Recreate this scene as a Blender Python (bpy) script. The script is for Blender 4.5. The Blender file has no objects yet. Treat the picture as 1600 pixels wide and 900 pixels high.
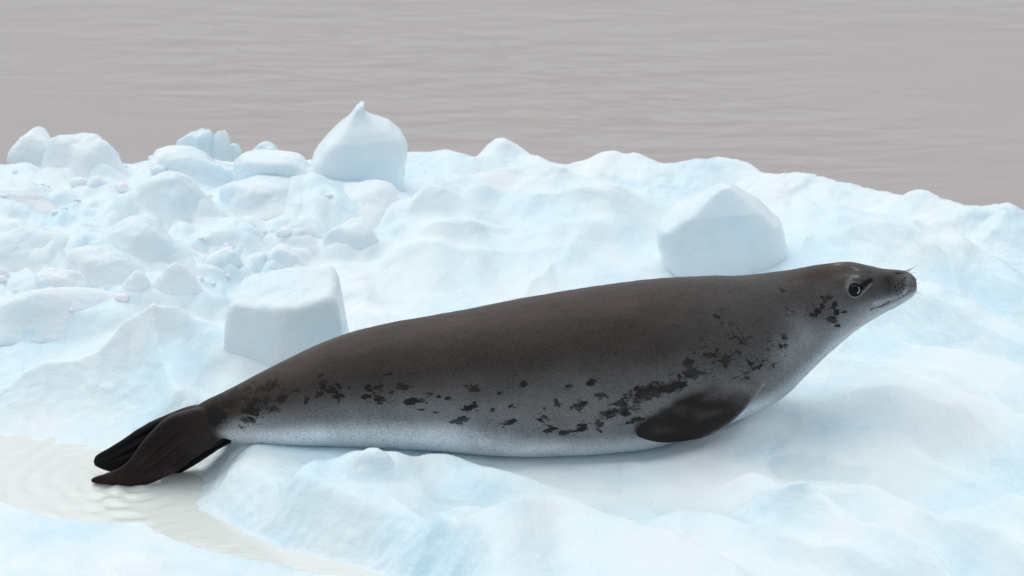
import bpy, bmesh, math, random
import numpy as np
from mathutils import Vector
from mathutils.bvhtree import BVHTree
from mathutils.kdtree import KDTree

# ------------------------------------------------------------------ camera, sky, sun, exposure
S = bpy.context.scene
PITCH, DIST, FPX = math.radians(20.0), 16.0, 1600 * 200 / 36.0
DEPR = PITCH + math.atan(245 / FPX)                 # the belly contact (800,695) is the world origin
CAM = np.array([0.0, -DIST * math.cos(DEPR), DIST * math.sin(DEPR)])
cam_data = bpy.data.cameras.new('camera'); cam = bpy.data.objects.new('camera', cam_data)
S.collection.objects.link(cam); S.camera = cam
cam.location = CAM; cam.rotation_euler = (math.pi / 2 - PITCH, 0, 0)
cam_data.sensor_width = 36; cam_data.lens = 200; cam_data.clip_start = 0.5; cam_data.clip_end = 20000
cam_data.dof.use_dof = True; cam_data.dof.focus_distance = 15.75; cam_data.dof.aperture_fstop = 6.3

SUN_EL, SUN_AZ = math.radians(60), math.radians(-30)   # azimuth measured from +Y (behind the seal), negative = left
world = bpy.data.worlds.new('World'); S.world = world; world.use_nodes = True
wn, wl = world.node_tree.nodes, world.node_tree.links
sky = wn.new('ShaderNodeTexSky'); sky.sky_type = 'NISHITA'; sky.sun_disc = False
sky.sun_elevation = SUN_EL; sky.sun_rotation = SUN_AZ; sky.air_density = 1.0; sky.dust_density = 4.0; sky.ozone_density = 1.0
hs = wn.new('ShaderNodeHueSaturation'); hs.inputs['Saturation'].default_value = 0.50
wl.new(sky.outputs[0], hs.inputs['Color']); 
cloud = wn.new('ShaderNodeMix'); cloud.data_type = 'RGBA'; cloud.inputs[0].default_value = 0.6      # even overcast over the clear-sky model
cloud.inputs[7].default_value = (4.85, 5.35, 5.95, 1)
wl.new(hs.outputs[0], cloud.inputs[6]); wl.new(cloud.outputs[2], wn['Background'].inputs[0])
wn['Background'].inputs[1].default_value = 0.15
sd = bpy.data.lights.new('sun', 'SUN'); sun = bpy.data.objects.new('sun', sd); S.collection.objects.link(sun)
sd.energy = 0.65; sd.angle = math.radians(60); sd.color = (1.0, 0.97, 0.93)
sv = Vector((math.sin(SUN_AZ) * math.cos(SUN_EL), math.cos(SUN_AZ) * math.cos(SUN_EL), math.sin(SUN_EL)))
sun.rotation_euler = sv.to_track_quat('Z', 'Y').to_euler(); sun.location = (0, 0, 10)
S.view_settings.view_transform = 'Standard'; S.view_settings.look = 'None'
S.view_settings.exposure = 0.03; S.view_settings.gamma = 1.0; S.view_settings.use_curve_mapping = False
S.cycles.max_bounces = 14; S.cycles.diffuse_bounces = 12; S.cycles.transparent_max_bounces = 8

rng = np.random.RandomState(7)
COL = S.collection

# ------------------------------------------------------------------ helpers
RIGHT = np.array([1.0, 0, 0]); UP = np.array([0, math.sin(PITCH), math.cos(PITCH)]); FWD = np.array([0, math.cos(PITCH), -math.sin(PITCH)])
def ray(px, py): return (px - 800) / FPX * RIGHT - (py - 450) / FPX * UP + FWD
def on_y(px, py, Y):
    d = ray(px, py); return CAM + d * ((Y - CAM[1]) / d[1])
def on_z(px, py, Z=0.0):
    d = ray(px, py); return CAM + d * ((Z - CAM[2]) / d[2])

_perm = np.arange(256); np.random.RandomState(3).shuffle(_perm); _perm = np.concatenate([_perm, _perm, _perm])
_g = np.random.RandomState(5).normal(size=(256, 3)); _g /= np.linalg.norm(_g, axis=1)[:, None]
def perlin(P):
    P = np.asarray(P, float); i = np.floor(P).astype(int); f = P - i; i &= 255
    u = f * f * f * (f * (f * 6 - 15) + 10); out = 0
    for a in (0, 1):
        for b in (0, 1):
            for c in (0, 1):
                h = _perm[_perm[_perm[i[:, 0] + a] + i[:, 1] + b] + i[:, 2] + c]
                d = (_g[h] * (f - (a, b, c))).sum(1)
                w = (u[:, 0] if a else 1 - u[:, 0]) * (u[:, 1] if b else 1 - u[:, 1]) * (u[:, 2] if c else 1 - u[:, 2])
                out = out + w * d
    return out
def fbm(P, octs=4, gain=.5):
    P = np.asarray(P, float); s = 0; a = 1
    for k in range(octs): s = s + a * perlin(P * 2 ** k + 17.3 * k); a *= gain
    return s
def sstep(x): x = np.clip(x, 0, 1); return x * x * (3 - 2 * x)

def mesh_obj(name, V, F, mats, parent=None, smooth=True):
    me = bpy.data.meshes.new(name)
    V = np.asarray(V, np.float32)
    if isinstance(F, np.ndarray):
        n, k = F.shape
        me.vertices.add(len(V)); me.vertices.foreach_set('co', V.ravel())
        me.loops.add(n * k); me.loops.foreach_set('vertex_index', F.astype(np.int32).ravel())
        me.polygons.add(n); me.polygons.foreach_set('loop_start', np.arange(0, n * k, k, dtype=np.int32))
        me.update(calc_edges=True)
    else:
        me.from_pydata([tuple(v) for v in V], [], F)
    me.validate()
    if smooth: me.polygons.foreach_set('use_smooth', np.ones(len(me.polygons), bool))
    for m in (mats if isinstance(mats, (list, tuple)) else [mats]): me.materials.append(m)
    o = bpy.data.objects.new(name, me); COL.objects.link(o)
    if parent: o.parent = parent
    return o
def tag(o, label=None, cat=None, group=None, kind=None):
    for k, v in (('label', label), ('category', cat), ('group', group), ('kind', kind)):
        if v: o[k] = v
    return o
def new_mat(name):
    m = bpy.data.materials.new(name); m.use_nodes = True
    nt = m.node_tree; b = nt.nodes['Principled BSDF']; return m, nt, b
def node(nt, t, **kw):
    n = nt.nodes.new(t)
    for k, v in kw.items():
        if k in n.inputs.keys() if isinstance(k, str) else False: n.inputs[k].default_value = v
        else: setattr(n, k, v)
    return n

# ------------------------------------------------------------------ materials
def ice_material(name, white, mid, blue, scale, contrast=(.36, .66), bump=1.0, sss=.035):
    m, nt, b = new_mat(name); L = nt.links.new
    geo = node(nt, 'ShaderNodeNewGeometry')
    n1 = node(nt, 'ShaderNodeTexNoise'); n1.inputs['Scale'].default_value = scale; n1.inputs['Detail'].default_value = 5; n1.inputs['Roughness'].default_value = .55
    L(geo.outputs['Position'], n1.inputs['Vector'])
    cr = node(nt, 'ShaderNodeValToRGB'); cr.color_ramp.elements[0].position = contrast[0]; cr.color_ramp.elements[1].position = contrast[1]
    cr.color_ramp.elements[0].color = (*blue, 1); cr.color_ramp.elements[1].color = (*white, 1); e_ = cr.color_ramp.elements.new(.5); e_.color = (*mid, 1)
    L(n1.outputs[0], cr.inputs[0]); L(cr.outputs[0], b.inputs['Base Color'])
    # relief: stretched melt streaks, granular frost and fine crystals
    mp = node(nt, 'ShaderNodeMapping'); mp.inputs['Scale'].default_value = (1.0, .55, 1.6); mp.inputs['Rotation'].default_value = (0, 0, .35)
    L(geo.outputs['Position'], mp.inputs['Vector'])
    n2 = node(nt, 'ShaderNodeTexNoise'); n2.inputs['Scale'].default_value = 17; n2.inputs['Detail'].default_value = 4; n2.inputs['Roughness'].default_value = .5; n2.inputs['Distortion'].default_value = .4
    L(mp.outputs[0], n2.inputs['Vector'])
    n3 = node(nt, 'ShaderNodeTexNoise'); n3.inputs['Scale'].default_value = 95; n3.inputs['Detail'].default_value = 4
    L(geo.outputs['Position'], n3.inputs['Vector'])
    msk = node(nt, 'ShaderNodeMapRange'); msk.inputs[1].default_value = .42; msk.inputs[2].default_value = .66
    L(n1.outputs[0], msk.inputs[0])
    mul = node(nt, 'ShaderNodeMath', operation='MULTIPLY'); L(n3.outputs[0], mul.inputs[0]); L(msk.outputs[0], mul.inputs[1])
    bp1 = node(nt, 'ShaderNodeBump'); bp1.inputs['Strength'].default_value = .85 * bump; bp1.inputs['Distance'].default_value = .012
    L(n2.outputs[0], bp1.inputs['Height'])
    bp2 = node(nt, 'ShaderNodeBump'); bp2.inputs['Strength'].default_value = .8 * bump; bp2.inputs['Distance'].default_value = .004
    L(mul.outputs[0], bp2.inputs['Height']); L(bp1.outputs[0], bp2.inputs['Normal']); L(bp2.outputs[0], b.inputs['Normal'])
    rr = node(nt, 'ShaderNodeMapRange'); rr.inputs[1].default_value = .35; rr.inputs[2].default_value = .62; rr.inputs[3].default_value = .16; rr.inputs[4].default_value = .55
    L(n1.outputs[0], rr.inputs[0]); L(rr.outputs[0], b.inputs['Roughness'])
    b.inputs['IOR'].default_value = 1.31; b.inputs['Specular IOR Level'].default_value = .5
    b.inputs['Subsurface Weight'].default_value = 1.0
    b.inputs['Subsurface Radius'].default_value = (.9, .95, 1.0); b.inputs['Subsurface Scale'].default_value = sss
    return m
M_FLOE = ice_material('floe_ice', (.862, .932, .966), (.795, .908, .956), (.69, .858, .93), 2.6, bump=.7, sss=.0025)
M_BLOCK = ice_material('block_ice', (.872, .932, .962), (.82, .915, .955), (.74, .875, .935), 4.0, bump=.9, sss=.0025)
M_CLEAR = ice_material('wet_block_ice', (.85, .922, .96), (.82, .91, .953), (.77, .885, .94), 6.0, bump=.45, sss=.0025)
M_CRUMB = ice_material('crumb_ice', (.92, .93, .95), (.86, .92, .95), (.80, .90, .94), 6.0, bump=.3, sss=.003)

def sea_material():
    m, nt, b = new_mat('grey_sea_water'); L = nt.links.new
    b.inputs['Base Color'].default_value = (.405, .357, .322, 1); b.inputs['Roughness'].default_value = .12; b.inputs['IOR'].default_value = 1.333
    geo = node(nt, 'ShaderNodeNewGeometry')
    mp = node(nt, 'ShaderNodeMapping'); mp.inputs['Rotation'].default_value = (0, 0, .13); mp.inputs['Scale'].default_value = (3.0, 9.5, 1)
    L(geo.outputs['Position'], mp.inputs['Vector'])
    n1 = node(nt, 'ShaderNodeTexNoise'); n1.inputs['Scale'].default_value = 1.0; n1.inputs['Detail'].default_value = 2; n1.inputs['Roughness'].default_value = .45; n1.inputs['Distortion'].default_value = .5
    L(mp.outputs[0], n1.inputs['Vector'])
    n2 = node(nt, 'ShaderNodeTexNoise'); n2.inputs['Scale'].default_value = .35; n2.inputs['Detail'].default_value = 2
    L(geo.outputs['Position'], n2.inputs['Vector'])
    mr = node(nt, 'ShaderNodeMapRange'); mr.inputs[1].default_value = .40; mr.inputs[2].default_value = .66; mr.inputs[3].default_value = .12; mr.inputs[4].default_value = 1
    L(n2.outputs[0], mr.inputs[0])
    mul = node(nt, 'ShaderNodeMath', operation='MULTIPLY'); L(n1.outputs[0], mul.inputs[0]); L(mr.outputs[0], mul.inputs[1])
    bp = node(nt, 'ShaderNodeBump'); bp.inputs['Strength'].default_value = .9; bp.inputs['Distance'].default_value = .026
    L(mul.outputs[0], bp.inputs['Height']); L(bp.outputs[0], b.inputs['Normal'])
    return m
M_SEA = sea_material()

def melt_material(name, tint, bump, milk, ior):
    m = bpy.data.materials.new(name); m.use_nodes = True; nt = m.node_tree; L = nt.links.new
    nt.nodes.remove(nt.nodes['Principled BSDF']); out = nt.nodes['Material Output']
    geo = node(nt, 'ShaderNodeNewGeometry')
    mp = node(nt, 'ShaderNodeMapping'); mp.inputs['Scale'].default_value = (1, 1.6, 1); L(geo.outputs['Position'], mp.inputs['Vector'])
    n1 = node(nt, 'ShaderNodeTexNoise'); n1.inputs['Scale'].default_value = 14; n1.inputs['Detail'].default_value = 2; L(mp.outputs[0], n1.inputs['Vector'])
    bp = node(nt, 'ShaderNodeBump'); bp.inputs['Strength'].default_value = bump; bp.inputs['Distance'].default_value = .006; L(n1.outputs[0], bp.inputs['Height'])
    tr = node(nt, 'ShaderNodeBsdfTransparent'); tr.inputs[0].default_value = (*tint, 1)
    df = node(nt, 'ShaderNodeBsdfDiffuse'); df.inputs[0].default_value = (.935, .965, .885, 1)
    mx0 = node(nt, 'ShaderNodeMixShader'); mx0.inputs[0].default_value = milk; L(tr.outputs[0], mx0.inputs[1]); L(df.outputs[0], mx0.inputs[2])
    gl = node(nt, 'ShaderNodeBsdfGlossy'); gl.inputs['Roughness'].default_value = .04; L(bp.outputs[0], gl.inputs['Normal'])
    fr = node(nt, 'ShaderNodeFresnel'); fr.inputs['IOR'].default_value = ior; L(bp.outputs[0], fr.inputs['Normal'])
    mx = node(nt, 'ShaderNodeMixShader'); L(fr.outputs[0], mx.inputs[0]); L(mx0.outputs[0], mx.inputs[1]); L(gl.outputs[0], mx.inputs[2])
    L(mx.outputs[0], out.inputs['Surface'])
    return m
M_POOL = melt_material('milky_melt_water', (.98, .99, .965), .5, .88, 1.45)
M_PUDDLE = melt_material('shallow_melt_water', (.985, .99, .995), .1, .02, 1.09)

# ------------------------------------------------------------------ the sea
SEA_Z = -0.62
bm = bmesh.new(); bmesh.ops.create_circle(bm, cap_ends=True, segments=96, radius=6000)
me = bpy.data.meshes.new('sea'); bm.to_mesh(me); bm.free(); me.materials.append(M_SEA)
sea = bpy.data.objects.new('sea', me); COL.objects.link(sea); sea.location = (0, 0, SEA_Z); sea['kind'] = 'structure'

# ------------------------------------------------------------------ seal shape data (photo pixels of upper and lower contour, depth, width ratio)
BODY = [  # top px, bottom px, depth y, half-width / half-height
    (286, 648, 303, 688, -.050, .62), (317, 627, 345, 683, -.040, .80), (360, 606, 381, 692, -.025, .98), (412, 578, 425, 694, -.012, 1.06),
    (470, 549, 475, 695, 0, 1.08), (531, 523, 535, 695, 0, 1.08), (619, 501, 619, 698, 0, 1.08), (706, 486, 706, 703, 0, 1.08),
    (794, 468, 790, 709, 0, 1.08), (881, 453, 870, 708, .004, 1.08), (969, 440, 945, 704, .012, 1.08), (1056, 431, 1030, 692, .03, 1.06),
    (1115, 429, 1105, 670, .05, 1.03), (1165, 428.5, 1165, 648, .07, 1.0), (1202, 424.5, 1222, 619, .085, .97), (1240, 420, 1264, 580, .095, .95),
    (1272, 414, 1297, 550, .10, .94), (1302, 410, 1325, 526, .10, .98), (1330, 409, 1350, 508, .095, 1.02), (1355, 414, 1372, 495, .09, .98),
    (1378, 419, 1392, 484, .08, .90), (1396, 420.5, 1407, 476, .07, .98), (1410, 422.5, 1419, 469, .062, 1.02), (1422, 427, 1428, 462, .055, 1.0), (1430.5, 434, 1433, 453, .05, .95)]
TANP = math.tan(math.radians(20.9))

def catmull(rows, n):
    A = np.array(rows, float); k = len(A)
    seg = np.linalg.norm(np.diff(A[:, :2], axis=0), axis=1); t = np.concatenate([[0], np.cumsum(seg)])
    d = np.gradient(A, t, axis=0)
    u = np.linspace(0, t[-1], n); i = np.clip(np.searchsorted(t, u, side='right') - 1, 0, k - 2)
    h = (t[i + 1] - t[i])[:, None]; s = ((u - t[i])[:, None]) / h
    return ((2 * s**3 - 3 * s**2 + 1) * A[i] + (s**3 - 2 * s**2 + s) * h * d[i] + (-2 * s**3 + 3 * s**2) * A[i + 1] + (s**3 - s**2) * h * d[i + 1])

def body_sections(n=260):
    out = []
    for r in catmull(BODY, n):
        xt, yt, xb, yb, yc, rat = r
        pt, pb = on_y(xt, yt, yc), on_y(xb, yb, yc)
        c = (pt + pb) / 2; v = (pt - pb) / 2; h = np.linalg.norm(v); a = h / math.sqrt(1 + (rat * TANP)**2 * (v[2] / h)**2)
        out.append((c, v / h, a, rat * a))
    return out
SEC = body_sections()
SX = np.array([s[0][0] for s in SEC]); SYC = np.array([s[0][1] for s in SEC]); SB = np.array([s[3] for s in SEC])
SBOT = np.array([(s[0] - s[1] * s[2])[2] for s in SEC]); SBX = np.array([(s[0] - s[1] * s[2])[0] for s in SEC])

# ------------------------------------------------------------------ the floe: one height field with melt pool, runnels and hummocks
POOL_Z = -.073
def gaxis(lo, a, b, hi, fine, coarse):
    return np.concatenate([np.arange(lo, a, coarse), np.arange(a, b, fine), np.arange(b, hi + coarse, coarse)])
GX = gaxis(-4.6, -1.95, 2.0, 4.6, .0065, .05); GY = gaxis(-3.4, -1.35, 2.75, 3.6, .0075, .05)
X, Y = np.meshgrid(GX, GY); XF, YF = X.ravel(), Y.ravel()
P2 = np.stack([XF, YF, np.zeros_like(XF)], 1)

def wpts(px, z): return np.array([on_z(x, y, z) for x, y in px])
def seg_dist(pts, closed):
    d2 = np.full(XF.shape, 1e9); n = len(pts)
    for i in range(n if closed else n - 1):
        a, b = pts[i][:2], pts[(i + 1) % n][:2]; e = b - a; L2 = max(e @ e, 1e-9)
        t = np.clip(((XF - a[0]) * e[0] + (YF - a[1]) * e[1]) / L2, 0, 1)
        d2 = np.minimum(d2, (XF - a[0] - t * e[0])**2 + (YF - a[1] - t * e[1])**2)
    return np.sqrt(d2)
def inside(pts):
    r = np.zeros(XF.shape, bool); n = len(pts)
    for i in range(n):
        a, b = pts[i], pts[(i + 1) % n]
        if abs(a[1] - b[1]) < 1e-9: continue
        c = (a[1] > YF) != (b[1] > YF)
        r ^= c & (XF < (b[0] - a[0]) * (YF - a[1]) / (b[1] - a[1]) + a[0])
    return r

# hummocky ground
warp = np.stack([fbm(P2 * 1.7 + 3, 2), fbm(P2 * 1.7 + 40, 2), 0 * XF], 1) * .22
h1 = fbm((P2 + warp) * (2.1, 1.6, 1), 3); h2 = 1 - 2 * np.abs(fbm((P2 + warp) * (2.6, 2.0, 1) + 9.1, 3))
far = sstep((YF - .55) / .5); left = sstep((.05 - XF) / .5)
Z = .030 * h1 + .018 * h2 * (1 + .5 * far) + .011 * fbm((P2 + warp * .5) * (7, 5, 1) + 5, 3, .45)
rough = sstep(fbm(P2 * 1.3 + 71, 3) * 1.6 + .15)
Z += rough * .005 * fbm(P2 * (22, 16, 1) + 2, 4, .6)
Z *= (1 - .55 * sstep(1 - (np.abs(YF) - .2) / .5)) * (1 - .55 * sstep((-.15 - YF) / .3) * sstep((XF + .6) / .4))
Z += .05 * sstep((XF - .2) / .8) * sstep((.7 - np.abs(YF)) / .5) + .03

lf = sstep((-.30 - XF) / .45) * sstep((YF - .62) / .4) * (.1 + .9 * sstep((1.9 - YF) / .35))
Z += lf * (.06 * np.abs(fbm((P2 + warp * .4) * (3.4, 3.0, 1) + 55, 2)) + .05 * np.abs(fbm((P2 + warp * .3) * (9, 8, 1) + 25, 2)))
mf = (1 - lf) * sstep((YF - .5) / .4); Z += mf * .05 * np.abs(fbm((P2 + warp) * (2.2, 2.2, 1) + 15, 2))

def ridge(px, h, wf, wb, z=None, fade=.12, pw=1.35):
    global Z
    w = wpts(px, h if z is None else z); w = w[np.argsort(w[:, 0])]
    xs = np.linspace(w[0, 0], w[-1, 0], 160); ys = np.interp(xs, w[:, 0], w[:, 1])
    k = np.hanning(43); k /= k.sum(); ys = np.convolve(np.pad(ys, 21, mode='reflect', reflect_type='odd'), k, 'valid')
    q_ = np.where((XF > xs[0] - fade) & (XF < xs[-1] + fade) & (YF > ys.min() - 1.1) & (YF < ys.max() + 1.1))[0]
    xq, yq = XF[q_], YF[q_]; sl = np.gradient(ys, xs); yc = np.interp(xq, xs, ys); cs = 1 / np.sqrt(1 + np.interp(xq, xs, sl)**2)
    d = (yq - yc + .035 * fbm(P2[q_] * 4.5 + h * 90, 3)) * cs
    f = np.where(d > 0, np.exp(-(np.abs(d) / wb)**pw), np.exp(-(np.abs(d) / wf)**pw))
    Z[q_] += h * f * sstep((xq - xs[0] + fade) / (2 * fade)) * sstep((xs[-1] + fade - xq) / (2 * fade))
def mound(px, py, rx, ry, h, pw=2.0):
    global Z
    c = on_z(px, py, h); Z = Z + h * np.exp(-((((XF - c[0]) / rx)**2 + ((YF - c[1]) / ry)**2) + .12 * fbm(P2 * 5 + h * 70, 2))**(pw / 2))

# foreground crests, right-hand runnels
ridge([(1150, 735), (1250, 737), (1347, 740), (1413, 773), (1500, 813), (1533, 827), (1600, 873), (1680, 920)], 0.1190, .13, 0.060, pw=1.2)
ridge([(1180, 772), (1277, 777), (1340, 810), (1387, 833), (1427, 863), (1480, 900), (1530, 940)], 0.1190, .14, 0.040, pw=1.2)
ridge([(1060, 800), (1200, 843), (1300, 873), (1400, 915)], 0.0630, .12, 0.050, pw=1.2)
ridge([(740, 826), (800, 822), (853, 799), (880, 796), (933, 809), (1000, 833), (1053, 847), (1107, 871), (1155, 897), (1220, 940)], 0.0800, .26, 0.050, pw=1.25)
ridge([(540, 873), (570, 865), (650, 835), (712, 809), (762, 821), (800, 826)], 0.0600, .22, 0.050, pw=1.25)
ridge([(430, 765), (470, 748), (540, 737), (560, 741), (612, 740), (650, 734), (682, 723), (705, 726), (750, 740), (800, 752), (860, 760)], 0.0560, .18, 0.035, pw=1.2)
ridge([(840, 720), (888, 715), (925, 724)], 0.0350, .08, 0.035, pw=1.2); ridge([(945, 722), (970, 716), (1008, 738)], 0.0350, .08, 0.035, pw=1.2)
ridge([(1040, 696), (1083, 688), (1147, 697), (1200, 717)], 0.0490, .10, 0.050, pw=1.2)
ridge([(1330, 548), (1400, 575), (1480, 600), (1560, 640), (1650, 690)], 0.0770, .16, 0.070, pw=1.2); ridge([(1400, 470), (1470, 500), (1560, 540), (1700, 600)], 0.0770, .18, 0.080, pw=1.2)
ridge([(1330, 645), (1400, 655), (1500, 690), (1620, 760)], 0.0392, .14, 0.080, pw=1.2)
ridge([(1330, 380), (1420, 410), (1520, 450), (1640, 490)], 0.0770, .18, 0.090, pw=1.2); ridge([(1210, 345), (1300, 352), (1400, 385), (1500, 420), (1620, 445)], 0.0770, .16, 0.100, pw=1.2)
ridge([(1380, 345), (1440, 345), (1520, 372), (1620, 385)], 0.0630, .14, 0.080, pw=1.2)
ridge([(1270, 762), (1330, 790), (1400, 828), (1470, 878), (1530, 930)], -.075, .09, .10, z=.0, fade=.08, pw=1.6)
ridge([(1390, 742), (1470, 775), (1560, 815), (1650, 870)], -.045, .08, .10, z=.0, pw=1.6); ridge([(960, 845), (1060, 868), (1130, 905)], -.04, .07, .10, z=.0, pw=1.6)
ridge([(660, 716), (730, 728), (800, 738), (860, 735)], -.03, .06, .06, z=.0, pw=1.6); ridge([(720, 800), (770, 806), (830, 800)], -.04, .06, .07, z=.0, pw=1.6)
# long shallow melt grooves running down to the right
gm = sstep((XF - .45) / .5) * sstep((1.25 - YF) / .4) * sstep((np.hypot((XF - .75) / .45, (YF - .05) / .4) - .75) / .5)
gs = XF * .79 + YF * .61 + .07 * fbm(P2 * 1.6 + 77, 2) + .012 * fbm(P2 * 7 + 3, 2)
gp = gs / .27 % 1.0; gw = np.where(gp < .72, sstep(gp / .72), sstep((1 - gp) / .28))
Z = Z * (1 - .25 * gm) + gm * (.078 + .03 * fbm(P2 * 1.2 + 12, 2)) * (gw - .45)
# left middle ground crests
ridge([(-60, 560), (0, 550), (65, 531), (95, 536), (150, 534), (190, 521), (270, 515), (345, 512)], 0.1190, .20, 0.060, pw=1.2)
ridge([(140, 551), (190, 552), (235, 553), (262, 548), (300, 556)], 0.0490, .12, 0.040, pw=1.2)
ridge([(-60, 640), (0, 630), (40, 613), (60, 618), (110, 624)], 0.0630, .16, 0.050, pw=1.2); ridge([(170, 640), (205, 628), (265, 625), (310, 628)], 0.0490, .14, 0.050, pw=1.2)
# behind the seal
ridge([(640, 355), (700, 320), (765, 290), (800, 287), (850, 293), (900, 300), (1000, 312)], 0.1063, .22, 0.064, pw=1.2)
ridge([(730, 345), (770, 342), (830, 350), (900, 347), (1000, 345)], 0.0688, .15, 0.048, pw=1.2)
ridge([(860, 300), (930, 286), (985, 287), (1040, 310)], .030, .14, 0.112); ridge([(640, 405), (720, 392), (800, 410), (860, 400), (960, 395)], 0.0438, .14, 0.096)
ridge([(560, 440), (640, 425), (720, 430), (800, 425), (900, 425)], 0.0375, .14, 0.096)
mound(1120, 350, .2, .25, .05); mound(120, 345, .45, .35, .06); mound(300, 320, .4, .3, .03); mound(560, 330, .3, .3, .05)
mound(160, 440, .30, .30, .08); mound(440, 350, .3, .3, .05)

# hollow pressed by the seal: the ground meets the belly
o = np.argsort(SBX); zb = np.interp(XF, SBX[o], SBOT[o]); o = np.argsort(SX); yb = np.interp(XF, SX[o], SYC[o]); bb = np.interp(XF, SX[o], SB[o])
x0, x1 = on_y(372, 690, 0)[0], on_y(1205, 630, .08)[0]
along = sstep((XF - x0 + .03) / .08) * sstep((x1 + .06 - XF) / .16)
q = np.abs(YF - yb) / np.maximum(bb, .02)
w = along * sstep((1.45 - q) / .75)
contact = zb + .020 + .06 * np.clip(q - .5, 0, 2)**2
Z = Z * (1 - w) + contact * w

# melt pool
near_bank = [(-360, 712), (-290, 738), (-200, 752), (-60, 758), (0, 767), (16, 775), (53, 793), (107, 808), (149, 812), (187, 815), (213, 813), (235, 810), (267, 827), (293, 841), (320, 849), (347, 859), (387, 867), (450, 880), (500, 890), (540, 900), (610, 926), (680, 958)]
nb = wpts(near_bank, .035) + (0, .085, 0)
farb = wpts([(-355, 700), (-290, 683), (-200, 676), (0, 681), (60, 686), (100, 694), (150, 704), (200, 715), (262, 722), (310, 728), (322, 752), (306, 782), (312, 796), (341, 810), (372, 827), (407, 845), (442, 856), (500, 872), (580, 893), (640, 922), (690, 952)], POOL_Z)
POOL = np.concatenate([nb, farb[::-1]])
dnb = YF - (np.interp(XF, nb[:, 0], nb[:, 1]) - .085); wnb = np.exp(-(np.minimum(dnb, 0) / .28)**2) * sstep((.12 - dnb) / .12) * sstep((on_z(640, 935)[0] - XF) / .25)
Z = Z * (1 - .85 * wnb) + .010 * .85 * wnb
sdp = seg_dist(POOL, True) * np.where(inside(POOL), -1, 1) + .012 * fbm(P2 * 9, 3) + .010 * fbm(P2 * 24 + 6, 3)
nearside = np.interp(XF, nb[:, 0], nb[:, 1]) + .03 > YF
bw = np.where(nearside, .085, .16 + .42 * sstep((on_z(290, 720)[0] - XF) / .2))
out_z = POOL_Z + (np.maximum(Z, POOL_Z + .06) - POOL_Z) * sstep(sdp / bw)**np.where(nearside, .6, .8)
in_z = POOL_Z - .06 * sstep(-sdp / .20) - .02 * np.clip(-sdp, 0, .1) * 10
Z = np.where(sdp > 0, np.where(sdp < bw, out_z, np.where(sdp < .5, np.maximum(Z, POOL_Z + .05), Z)), in_z)
# crest along the near bank
dnb = YF - (np.interp(XF, nb[:, 0], nb[:, 1]) - .085)
Z += np.where(sdp > 0, .012 * np.exp(-(dnb / .10)**2) * sstep((on_z(760, 985)[0] - XF) / .3), 0)

# puddle basin right of the chest
PUD = wpts([(1195, 712), (1215, 703), (1262, 700), (1300, 706), (1332, 720), (1330, 732), (1290, 738), (1240, 736), (1205, 727)], .075)
sdq = seg_dist(PUD, True) * np.where(inside(PUD), -1, 1)
PUDZ = float(np.percentile(Z[(sdq < .02)], 40)); kq = sstep((sdq + .02) / .26)
Z = np.where(sdq < .24, (PUDZ - .004 - .014 * sstep((.03 - sdq) / .08) + .010 * fbm(P2 * (14, 9, 1) + 3, 3)) * (1 - kq) + Z * kq, Z)

# outline of the floe: the far edge follows the photo, the rest closes outside the frame
edge_px = [(-700, 300, .10), (-300, 256, .08), (-100, 248, .08), (0, 246, .08), (90, 246, .08), (190, 250, .08), (260, 246, .08), (400, 249, .08), (500, 254, .08), (600, 252, .08), (640, 249, .08), (690, 244, .08), (735, 247, .08),
           (760, 240, .08), (785, 236, .08), (825, 241, .08), (875, 254, .08), (930, 257, .07), (995, 261, .07), (1048, 269, .07), (1080, 267, .07), (1110, 263, .07), (1180, 267, .07), (1210, 275, .07), (1270, 283, .07), (1340, 293, .07),
           (1420, 308, .07), (1500, 322, .07), (1535, 332, .07), (1565, 331, .07), (1600, 338, .07), (1750, 375, .06), (2000, 470, .05), (2250, 600, .04)]
FLOE = [on_z(x, y, z)[:2] for x, y, z in edge_px] + [np.array(p) for p in ((3.1, -.9), (2.9, -1.9), (1.9, -2.6), (.2, -2.9), (-1.6, -2.8), (-3.0, -2.2), (-3.5, -1.0), (-3.6, .5))]
FLOE = np.array([[p[0], p[1], 0] for p in FLOE])
sdf = seg_dist(FLOE, True) * np.where(inside(FLOE), -1, 1) + .02 * fbm(P2 * 7 + 31, 3)
lip = sstep((sdf + .16) / .16)
Z = Z + np.where(sdf < 0, (.05 * (1 - np.abs(sdf + .10) / .22).clip(0) ) * (YF > .8) * (1 - .7 * sstep((-.25 - XF) / .3)), 0)
for (px, py, rx, hh) in ((785, 226, .08, .055), (850, 240, .05, .012), (1105, 256, .10, .022), (1180, 262, .07, .015), (1565, 326, .06, .02), (930, 258, .09, .0), (1010, 259, .06, .012), (700, 244, .08, .02), (1290, 283, .05, .012), (1440, 309, .05, .012)):
    c = on_z(px, py, .11); Z += hh * np.exp(-((XF - c[0]) / rx)**2 - ((YF - c[1] + .08) / .16)**2)
Z += np.where((sdf < 0) & (sdf > -.35), .008 * np.abs(fbm(P2 * 16 + 8, 3)) * (YF > .8), 0)
Z = np.where(sdf > -.05, Z * (1 - sstep((sdf + .05) / .12)) + (-1.0) * sstep((sdf + .05) / .12), Z)
keep = (sdf < .16)
ZG = Z.reshape(X.shape)
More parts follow.
